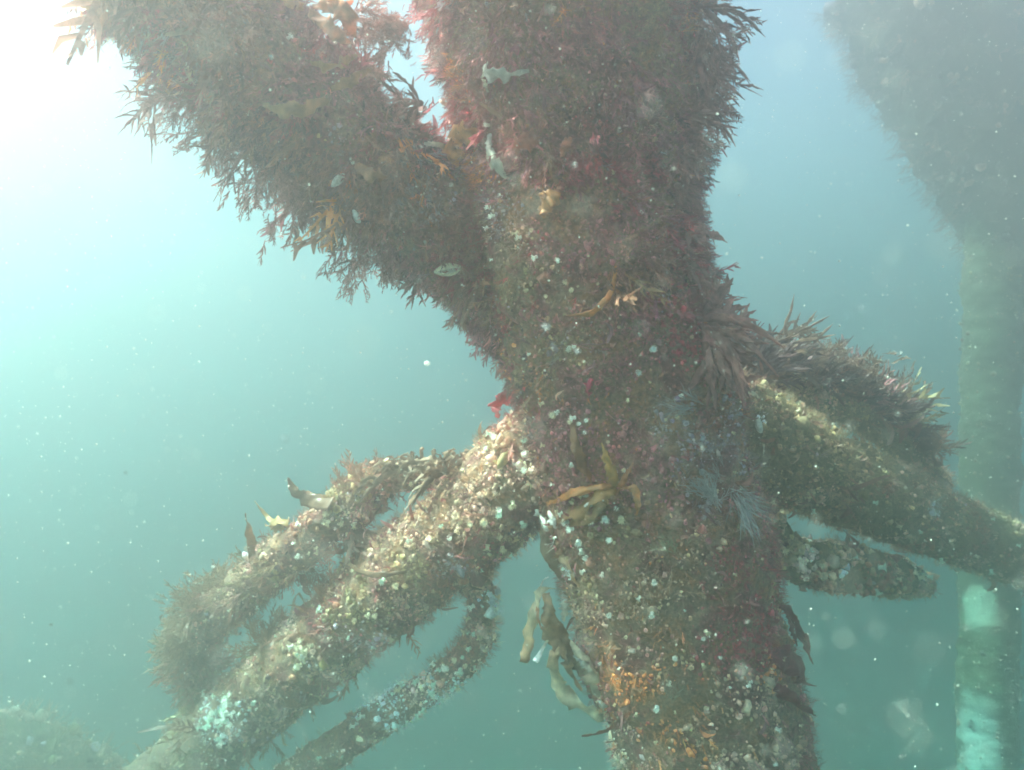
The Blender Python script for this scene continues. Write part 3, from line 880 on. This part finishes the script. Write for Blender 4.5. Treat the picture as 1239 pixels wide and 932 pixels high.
def tuft(label, rail, px, py, ang, n, length, width, colour, spread=50, droop=.25, lift=.02, seed=0, name='weed_tuft', mat=None, split=True, cat='seaweed', bush=False):
    """a clump of ragged blades growing from one holdfast; ang in degrees, 0 = right, 90 = up"""
    g = np.random.default_rng(500 + seed)
    root = near(rail, px, py, lift)
    e = empty(name, root, label, cat)
    V = ICO2 * [.012, .012, .01] + root
    V = V + .003 * fbm(V, 80, 2, seed)[:, None]
    obj('holdfast', V, [ICO2F], mat or M_weed, e, tint=np.tile(np.array(colour) * .8, (len(V), 1)))
    for k in range(n):
        a = R(ang + spread * (2 * (k + .5) / n - 1) + g.normal(0, 7))
        L = length * g.uniform(.6, 1.15)
        d = RT * math.cos(a) + UP * math.sin(a) + FWD * g.normal(0, .45)
        d = nrm(d)
        sd = nrm(np.cross(d, FWD + g.normal(0, .5, 3)))
        cur = g.normal(0, .42)
        if bush:
            m_ = 16
            s_ = g.uniform(.0, .85, m_)
            Q = root + d * L * s_[:, None] + sd * (L * cur * s_ * s_)[:, None] - np.array([0, 0, 1]) * (droop * L * s_ * s_)[:, None] + g.normal(0, L * .1, (m_, 3))
            DD = nrm(d + g.normal(0, .5, (m_, 3)) - np.array([0, 0, 1]) * droop)
            its = [scatter(T_, F_, Q[z::5], frame_from(DD[z::5]), L * g.uniform(.25, .5, len(Q[z::5])), np.tile(np.array(colour), (len(Q[z::5]), 1)) * g.uniform(.7, 1.3, (len(Q[z::5]), 1))) for z, (T_, F_) in enumerate(FRONDS)]
            V, F, c = merge(its)
            obj('sprig', V, F, mat or M_weed, e, tint=np.clip(c, 0, .9))
            continue
        def P(s, off=0):
            return root + d * L * s + sd * L * cur * s * s - np.array([0, 0, 1]) * droop * L * s * s
        parts = [ribbon([P(0), P(.35), P(.7), P(1)], [width * .3, width, width * .8, width * .08], n=18, side=sd, seed=seed * 50 + k, tint=colour, ruffle=.22, ragged=.22, thick=.0012)]
        if split:
            for q in range(g.integers(2, 5)):
                s = g.uniform(.25, .8)
                d2 = nrm(d + sd * g.choice([-1, 1]) * g.uniform(.35, .8) + g.normal(0, .15, 3))
                l2 = L * g.uniform(.22, .45)
                p0 = P(s)
                parts.append(ribbon([p0, p0 + d2 * l2 * .5, p0 + d2 * l2 - np.array([0, 0, droop * l2 * .6])], [width * .45, width * .6, width * .05], n=9, side=sd, seed=seed * 90 + q, tint=colour, ruffle=.2, ragged=.2, thick=.0012))
        V, F, c = join(parts)
        obj('blade', V, F, mat or M_weed, e, tint=c * g.uniform(.8, 1.2))
    return e


DKR, DKB = (.34, .13, .11), (.2, .1, .065)

EDGE = [(846, 8, -5, .2, 1, 'brown weed sprig sticking out right at the very top of the leg'), (850, 30, -40, .16, 0, 'dense brown weed on the top right edge of the leg, second from the top'),
        (848, 52, -62, .17, 1, 'hanging brown weed beside the top right edge of the leg'), (842, 74, -20, .13, 0, 'dense weed just above the spiky drooping tuft'), (838, 96, -38, .2, 1, 'spiky drooping weed tuft high on the right edge of the leg'),
        (832, 112, -60, .15, 0, 'dense weed just below the spiky drooping tuft'), (826, 140, -15, .14, 1, 'short bushy weed tuft on the right edge below the spiky drooping tuft'), (824, 162, -40, .13, 0, 'dense weed level with the long white strap, right edge'),
        (822, 186, -60, .1, 1, 'curly weed wisp on the right edge of the leg below the dense weed'), (820, 225, -50, .09, 0, 'small weed bunch on the right edge midway down the upper leg'),
        (838, 352, -50, .08, 0, 'small weed bunch above the large fanning tufts')]
for k, (x, y, a_, L_, st, lb) in enumerate(EDGE):
    tuft(lb, 'leg', x, y, a_, 10 if st else 9, L_, .015, DKR, 58, .25, seed=100 + k, bush=not st)
tuft('pointed drooping weed on the right edge of the leg halfway up', 'leg', 826, 262, -58, 8, .12, .03, DKR, 25, .2, seed=6)
tuft('comb like weed hanging from the right edge of the leg', 'leg', 828, 312, -70, 10, .12, .024, DKR, 28, .15, seed=7)
tuft('large dark weed tuft fanning out right, upper half pointing up', 'leg', 846, 386, 24, 10, .2, .03, DKR, 30, .05, seed=8, name='kelp_tuft', cat='kelp')
tuft('large dark weed tuft with blades stretched level and down to the right', 'leg', 850, 395, -30, 14, .2, .034, DKR, 46, .12, seed=9, name='kelp_tuft', cat='kelp')
tuft('dark shaggy weed hanging under the large fanning tufts', 'leg', 862, 415, -74, 10, .14, .03, DKR, 34, .2, seed=10, name='kelp_tuft', cat='kelp')
tuft('dark weed wisp lying on the right edge of the leg above the right brace', 'leg', 860, 350, -20, 6, .06, .018, DKR, 70, .3, seed=11)
tuft('long weed fronds pointing right from the near end of the back anode', 'anode_back', 928, 418, 14, 7, .26, .02, DKB, 14, .0, seed=12)
tuft('bushy brown kelp crown on the near end of the back anode', 'anode_back', 950, 440, 60, 14, .2, .03, DKB, 75, .2, seed=13)
tuft('loose looping brown weed on the back anode right of the bushy crown', 'anode_back', 990, 448, 72, 12, .2, .022, DKB, 70, .4, bush=True, seed=14)
tuft('upright brown weed on the middle of the back anode', 'anode_back', 1035, 470, 84, 11, .2, .024, DKB, 45, .1, bush=True, seed=15)
tuft('upright brown weed near the far end of the back anode', 'anode_back', 1078, 505, 86, 10, .22, .024, DKB, 38, .1, bush=True, seed=16)
tuft('low brown weed at the far end of the back anode', 'anode_back', 1112, 545, 66, 9, .2, .022, DKB, 50, .15, bush=True, seed=17)
tuft('brown kelp tuft with curling blades on top of the lower left brace', 'brace_left', 540, 572, 125, 15, .2, .026, (.3, .17, .11), 75, .7, lift=.08, seed=18, name='kelp_tuft', cat='kelp')
tuft('arching kelp tuft where the left anode meets its stub', 'anode_left', 492, 572, 80, 14, .2, .026, (.3, .17, .11), 80, .8, seed=19, name='kelp_tuft', cat='kelp')
tuft('dark leafy tuft hanging between the left anode and the brace', 'anode_left', 425, 640, -52, 8, .12, .028, (.18, .1, .07), 50, .1, seed=20, name='kelp_tuft', cat='kelp')
tuft('brown weed cloud at the far end of the left anode', 'anode_left', 238, 735, 150, 14, .19, .03, (.3, .15, .08), 85, .1, bush=True, seed=21)
tuft('brown weed hanging below the far end of the left anode', 'anode_left', 226, 772, 215, 12, .17, .03, (.3, .15, .08), 70, .2, bush=True, seed=22)
tuft('brown weed on the upper side of the left anode past the upright blade', 'anode_left', 268, 705, 120, 10, .13, .026, (.3, .16, .09), 60, .1, bush=True, seed=23)
tuft('brown weed growing on the lower left brace beneath the far end of the left anode', 'brace_left', 322, 782, 120, 10, .15, .024, (.3, .16, .09), 60, .1, bush=True, seed=24)
tuft('dark wisps hanging under the middle of the left anode', 'anode_left', 378, 690, -70, 7, .08, .022, (.22, .12, .08), 60, .1, bush=True, seed=25)
for k, (x, y, a_, L_) in enumerate([(190, 118, 215, .11), (232, 118, 230, .12), (272, 152, 235, .12), (300, 176, 225, .14), (335, 196, 250, .15), (372, 226, 255, .13), (405, 242, 235, .1), (437, 292, 250, .12), (470, 302, 240, .09), (505, 340, 235, .07)]):
    word = ['first and most washed out', 'second', 'third', 'fourth', 'fifth', 'sixth', 'seventh', 'eighth', 'ninth', 'tenth and lowest'][k]
    tuft('%s weed sprig under the upper left brace' % word, 'brace_top', x, y, a_, 8, L_ * 1.15, .011, DKR, 60, .35, bush=(k % 3 != 0), seed=40 + k)['group'] = 'weed sprigs along the underside of the upper left brace'
for k, (x, y, a_, L_) in enumerate([(420, 20, -20, .12), (440, 76, -50, .1), (498, 160, 150, .1), (508, 125, 170, .1), (490, 30, 200, .1)]):
    rail_ = 'brace_top' if k < 2 else 'leg'
    word = ['on the brace at its top', 'on the brace beside it', 'from the leg at its bottom', 'from the leg halfway up', 'from the leg where widest'][k]
    tuft('brown weed reaching into the blue gap, %s' % word, rail_, x, y, a_, 10, L_ * 1.2, .013, DKR, 60, .3, bush=(k % 2 == 0), seed=60 + k)['group'] = 'weed reaching across the fork gap'


def feather(label, px, py, ang, length, n=16, rail='leg', colour=(.5, .48, .47), seed=0):
    """plumose tuft of pale hair-fine branches"""
    g = np.random.default_rng(900 + seed)
    P, Nn = on(rail, px, py)
    a = ang + g.normal(0, 22, n)
    D = nrm(RT[None] * np.cos(np.radians(a))[:, None] + UP[None] * np.sin(np.radians(a))[:, None] - FWD[None] * .35 + g.normal(0, .1, (n, 3)))
    Q = P + g.normal(0, .012, (n, 3)) + Nn * .01
    its = [scatter(T_, F_, Q[q::4], frame_from(D[q::4]), length * g.uniform(.6, 1.1, len(Q[q::4])), np.clip(np.tile(colour, (len(Q[q::4]), 1)) * g.uniform(.8, 1.2, (len(Q[q::4]), 1)), 0, .9)) for q, (T_, F_) in enumerate(HAIRS)]
    V, Fs, c = merge(its)
    e = obj('feathery_hydroid', V, Fs, M_pale, tint=c, loc=P, label=label, cat='hydroid')
    return e


feather('grey feathery hydroid on the leg above the level of the right brace', 838, 492, 175, .09, 20, seed=1)
feather('grey feathery hydroid leaning left on the right half of the leg, middle one', 862, 612, 128, .12, 24, seed=2)
feather('long grey feathery hydroid streaming down beside the middle one', 886, 598, -62, .12, 22, seed=3)
feather('greenish fan of fine hairs on the lower middle of the leg', 818, 662, 110, .07, 16, colour=(.42, .4, .25), seed=4)
feather('small grey feathery hydroid just above the pair of larger ones', 868, 574, 150, .07, 12, seed=5)
feather('pale whiskery hydroid low on the leg above the bottom edge', 812, 840, 84, .08, 12, colour=(.35, .28, .2), seed=6)


# mussels: two curved valves, gaping
def valve(L, sgn, seed):
    n, m = 12, 9
    t = np.linspace(0, 1, n)
    w = .42 * L * np.sin(np.pi * np.clip(t * .93 + .03, 0, 1)) ** .55 * (.55 + .6 * t)
    a = np.linspace(0, 1, m)
    X = np.repeat(t[:, None] * L, m, 1)
    Yy = w[:, None] * (a[None] - .35)
    Z = sgn * (.22 * L * np.sin(np.pi * a[None]) ** .7 * np.sin(np.pi * np.clip(t[:, None], .02, .98)) ** .6)
    P = np.stack([X, Yy, Z], -1)
    V = np.concatenate([P.reshape(-1, 3), (P - [0, 0, sgn * .0016]).reshape(-1, 3)])
    I = np.arange(n * m).reshape(n, m); J = I + n * m
    F = [np.stack([I[:-1, :-1], I[:-1, 1:], I[1:, 1:], I[1:, :-1]], -1).reshape(-1, 4), np.stack([J[:-1, :-1], J[1:, :-1], J[1:, 1:], J[:-1, 1:]], -1).reshape(-1, 4)]
    for e1, e2 in ((I[:-1, 0], I[1:, 0]), (I[1:, -1], I[:-1, -1]), (I[0, 1:], I[0, :-1]), (I[-1, :-1], I[-1, 1:])):
        F.append(np.stack([e1, e2, e2 + n * m, e1 + n * m], -1))
    return V, F


def mussel(label, rail, px, py, L, ang, gape=24, col=(.8, .78, .7), inner=(.85, .82, .72), lift=.0):
    P, Nn = on(rail, px, py, lift)
    e = empty('mussel_shell', P, label, 'mussel shell')
    d = nrm(RT * math.cos(R(ang)) + UP * math.sin(R(ang)) - FWD * .25)
    z = nrm(np.cross(d, -FWD * .4 + UP * .9)); y = np.cross(z, d)
    for s in (1, -1):
        V, F = valve(L, s, 0)
        th = R(gape / 2) * s
        c_, s_ = math.cos(th), math.sin(th)
        V = np.stack([V[:, 0], V[:, 1] * c_ - V[:, 2] * s_, V[:, 1] * s_ + V[:, 2] * c_], 1)
        V = np.outer(V[:, 0], d) + np.outer(V[:, 1], z) + np.outer(V[:, 2], y) + P
        tc = np.tile(col, (len(V), 1)) * np.clip(1 + .5 * fbm(V, 90, 2, 3), .5, 1.3)[:, None]
        tc[len(V) // 2:] = inner
        obj('valve', V, F, M_shell, e, tint=np.clip(tc, 0, .9), loc=P)
    return e


mussel('open cream mussel shell on the left flank of the fork', 'brace_top', 536, 318, .09, 8, 40, col=(.75, .66, .45), lift=.055)
mussel('small white shell glint on the upper left brace, lower of two', 'brace_top', 432, 240, .05, -60, 50, lift=.05)
mussel('small bright shell on the upper left brace near its lower edge', 'brace_top', 408, 214, .055, 40, 50, lift=.05)
mussel('bright white shell flap by the upper end of the folded kelp', 'leg', 664, 622, .06, -60, 40, lift=.03)
mussel('white shell scrap on top of the arching kelp tuft', 'anode_left', 490, 560, .05, 5, 50, lift=.01)
mussel('white shell scrap among the kelp tuft on the lower left brace', 'brace_left', 520, 548, .06, -8, 50, lift=.02)
mussel('pale shell at the bend of the left anode', 'anode_left', 375, 575, .06, -15, 50)
mussel('white shell standing on the lower left brace near its hazy end', 'brace_left', 300, 796, .06, 80, 50)
mussel('pale shell in shadow below the left anode', 'anode_left', 362, 694, .035, 20, 50)
mussel('small white shell above the star shaped kelp', 'leg', 703, 568, .035, 70, 50, lift=.01)
mussel('white shell sliver lying over the star shaped kelp', 'leg', 704, 584, .045, -30, 50, lift=.03)
mussel('white shell sliver under the star shaped kelp', 'leg', 716, 606, .04, 25, 50, lift=.04)
mussel('round pale shell on the near end of the right brace', 'brace_right', 915, 505, .06, -80, 40, col=(.7, .72, .6))
mussel('cream shell patch on top of the right brace beside the leg', 'brace_right', 900, 472, .06, -30, 40, col=(.7, .62, .42))


# ------------------------------------------------------------------ single white anemones that stand out from the carpet
def anemone_parts(seed):
    g = np.random.default_rng(seed)
    V, F = lathe([(.8, -.25), (.6, .1), (.55, .6), (.62, 1.0), (.8, 1.25), (.5, 1.32), (.1, 1.1)], 12, .05)
    V = V + g.normal(0, .03, V.shape)
    Ts = [], []
    n = 0
    for k in range(16):
        a = 2 * math.pi * k / 16 + g.normal(0, .1)
        d = np.array([math.cos(a), math.sin(a), 0])
        p0 = d * .62 + [0, 0, 1.25]
        p1 = d * g.uniform(.95, 1.15) + [0, 0, g.uniform(1.35, 1.6)]
        p2 = d * g.uniform(1.15, 1.5) + [0, 0, g.uniform(1.3, 1.9)]
        s = np.cross(d, [0, 0, 1])
        W = []
        for p, w in ((p0, .11), (p1, .09), (p2, .03)):
            W += [p + s * w, p + np.array([0, 0, 1]) * w, p - s * w]
        W = np.array(W)
        f = [[i * 3 + j, i * 3 + (j + 1) % 3, (i + 1) * 3 + (j + 1) % 3, (i + 1) * 3 + j] for i in range(2) for j in range(3)]
        Ts[0].append(W); Ts[1].append(np.array(f) + n); n += len(W)
    return V, F, np.concatenate(Ts[0]), np.concatenate(Ts[1])


AN_COLS = {'white': (.86, .85, .76), 'cream': (.7, .6, .42), 'mint': (.55, .72, .6), 'peach': (.66, .4, .26)}
AN_MESH = {}
for k, (cn, cc) in enumerate(AN_COLS.items()):
    for v in range(2):
        V, F, TV, TF = anemone_parts(10 * k + v)
        AN_MESH[cn, v] = (raw_mesh('column', V, [F], np.tile(np.array(cc) * .85, (len(V), 1)), [M_growth]), raw_mesh('tentacles', TV, [TF], np.tile(cc, (len(TV), 1)), [M_growth]))


def place_anemone(P, Nn, r, cn, label, group):
    e = empty('anemone', P, label, 'anemone', group)
    z = Vector(nrm(Nn + rng.normal(0, .18, 3)))
    e.rotation_euler = z.to_track_quat('Z', 'Y').to_euler()
    e.scale = (r, r, r)
    for me_ in AN_MESH[cn, rng.integers(2)]:
        o = bpy.data.objects.new(me_.name.split('.')[0], me_)
        COL.objects.link(o)
        o.parent = e


SPOTS = [(789, 425, .009), (771, 449, .008), (690, 419, .008), (697, 418, .006), (660, 488, .008), (672, 502, .01), (678, 495, .007), (654, 505, .008), (698, 505, .009), (693, 510, .007), (706, 508, .006),
         (662, 538, .007), (629, 586, .01), (632, 593, .01), (684, 618, .008), (696, 604, .008), (706, 597, .007), (742, 570, .01), (718, 624, .012), (732, 622, .011), (750, 626, .011), (741, 650, .009),
         (694, 560, .007), (686, 340, .007), (692, 352, .007), (651, 309, .008), (596, 253, .008), (598, 262, .007), (593, 275, .007), (629, 279, .009), (633, 285, .008), (594, 150, .008), (603, 262, .006), (676, 318, .006),
         (792, 702, .009), (789, 740, .009), (741, 742, .008), (816, 796, .008), (851, 762, .009), (810, 822, .008), (796, 855, .01), (935, 878, .009), (848, 800, .007), (900, 830, .007), (776, 720, .008), (758, 768, .006),
         (695, 640, .011), (700, 652, .01), (705, 662, .009), (690, 632, .01), (712, 672, .008), (640, 350, .006), (610, 240, .006), (744, 610, .007), (729, 690, .007), (686, 700, .009), (710, 690, .008)]
LBL = {'leg': 'small pale anemone dotted on the thick leg', 'brace_left': 'small pale anemone on the lower left brace', 'brace_right': 'small pale anemone on the right brace',
       'anode_left': 'small pale anemone on the left anode', 'anode_low': 'small pale anemone on the lower bent anode', 'anode_right': 'small pale anemone on the anode under the right brace', 'brace_top': 'small pale anemone in the weed of the upper left brace'}
for x, y, r in SPOTS:
    P, Nn = on('leg', x, y, .012)
    place_anemone(P, Nn, r, rng.choice(['white', 'white', 'cream']), LBL['leg'], 'pale anemones on the leg')
for rail_, n_, cols, r0 in (('leg', 130, ['white', 'cream', 'peach', 'cream'], .0048), ('brace_left', 70, ['cream', 'cream', 'white', 'mint'], .0088), ('brace_right', 14, ['cream', 'mint'], .011),
                            ('anode_left', 26, ['white', 'cream'], .0088), ('anode_low', 40, ['mint', 'mint', 'white', 'cream'], .0095), ('anode_right', 14, ['mint', 'cream'], .012), ('brace_top', 16, ['white'], .006)):
    P, Nn, _ = sample(rail_, n_ * 3, .15, .12, .95)
    x, y, d = project(P)
    k = (x > 0) & (x < PW) & (y > 0) & (y < PH)
    if rail_ == 'leg': k &= rng.random(len(P)) < np.clip((y - 150) / 500, .08, 1)
    P, Nn = P[k][:n_], Nn[k][:n_]
    for p, q in zip(P, Nn):
        place_anemone(p + q * .009, q, r0 * rng.uniform(.7, 1.35), rng.choice(cols), LBL[rail_], 'pale anemones on the ' + rail_.replace('_', ' '))
# the bright mint patch near the hazy end of the lower left brace
for k in range(34):
    x, y = 268 + rng.normal(0, 13), 862 + rng.normal(0, 20)
    P, Nn = on('brace_left', x, y, .006)
    place_anemone(P, Nn, rng.uniform(.011, .018), rng.choice(['mint', 'white']), 'mint white anemone packed in the bright patch low on the left brace', 'anemones of the bright mint patch')
for k in range(16):
    x, y = 365 + rng.normal(0, 8), 795 + rng.normal(0, 14)
    P, Nn = on('brace_left', x, y, .006)
    place_anemone(P, Nn, rng.uniform(.009, .014), rng.choice(['white', 'cream']), 'white anemone in the small bright cluster halfway down the lower left brace', 'anemones of the small bright cluster')

# ------------------------------------------------------------------ drifting specks in the water
n = 14000
d = (rng.random(n) ** .7) * 4.6 + .3
P = at(0, 0, 1)[None] * 0 + FWD[None] * d[:, None] + RT[None] * (rng.uniform(-1.0, 1.0, n) * .95 * d)[:, None] + UP[None] * (rng.uniform(-1, 1, n) * .72 * d)[:, None]
s = np.minimum(rng.lognormal(math.log(.00088), .5, n), .0018) * np.clip(d, .5, 2.2) / 1.3
k_ = 260
d[:k_] = rng.uniform(.14, .5, k_)
P[:k_] = FWD * d[:k_, None] + RT * (rng.uniform(-.75, .75, k_) * d[:k_])[:, None] + UP * (rng.uniform(-.56, .56, k_) * d[:k_])[:, None]
s[:k_] = rng.uniform(.0003, .0009, k_)
V, F, c = scatter(ICO1, ICO1F, P, frame_from(rng.normal(size=(n, 3))), s[:, None] * rng.uniform(.5, 1.4, (n, 3)), np.tile((.88, .9, .84), (n, 1)))
obj('marine_snow', V, [F], M_snow, tint=c, kind='stuff', label='tiny white specks drifting all through the water', cat='drifting specks')
M_soft, t, b, out = new_mat('jelly_flake')
b.inputs['Base Color'].default_value = (.85, .88, .85, 1)
mm = N(t, 'ShaderNodeMath', operation='MULTIPLY_ADD')
mm.inputs[1].default_value = .3
mm.inputs[2].default_value = .72
tr = N(t, 'ShaderNodeBsdfTransparent'); ms = N(t, 'ShaderNodeMixShader'); lw = N(t, 'ShaderNodeLayerWeight')
lw.inputs[0].default_value = .35
t.links.new(lw.outputs['Facing'], mm.inputs[0]); t.links.new(mm.outputs[0], ms.inputs[0]); t.links.new(b.outputs[0], ms.inputs[1]); t.links.new(tr.outputs[0], ms.inputs[2]); t.links.new(ms.outputs[0], out.inputs['Surface'])
FL = [(345, 530, .5, .0035, 'large soft pale flake floating left of the kelp tufts'), (85, 824, .6, .0025, 'soft pinkish flake floating near the lower left corner'), (517, 440, 1.4, .009, 'tiny streaky jelly floating above the kelp tufts'),
      (62, 756, 1.2, .0045, 'bright white flake far left below the middle'), (258, 686, 1.6, .006, 'bright flake floating above the end of the left anode'), (152, 572, .9, .0035, 'faint flake floating far left at mid height'),
      (1090, 427, 1.2, .005, 'bright oval flake floating right above the back anode'), (1042, 372, .6, .0025, 'soft flake floating right of the large fanning tuft'), (868, 138, 1.5, .005, 'white flake by the short bushy tuft on the right edge'),
      (922, 312, 1.4, .004, 'bright speck floating right of the leg at mid height'), (660, 395, .8, .008, 'large faint blob before the middle of the leg'), (698, 425, .9, .006, 'pale blurred streak before the middle of the leg'),
      (375, 862, 1.6, .004, 'white flake between the lower left brace and the bent anode'), (1034, 658, 2.0, .006, 'white flake floating between right brace and its lower anode'), (980, 738, .8, .003, 'faint flake right of the drooping sprig'),
      (695, 199, .9, .006, 'faint greenish blob before the upper leg')]
for x, y, d, r, lb in FL:
    r *= .62
    V = ICO2 * [r, r * .7, r * .8]
    V = V * (1 + .35 * fbm(V / r, 1.4, 2, int(x)))[:, None] + at(x, y, d)
    obj('flake', V, [ICO2F], M_soft if d < 1.3 else M_snow, tint=np.tile((.88, .88, .84), (len(V), 1)), label=lb, cat='flake', group='flakes drifting in the water')
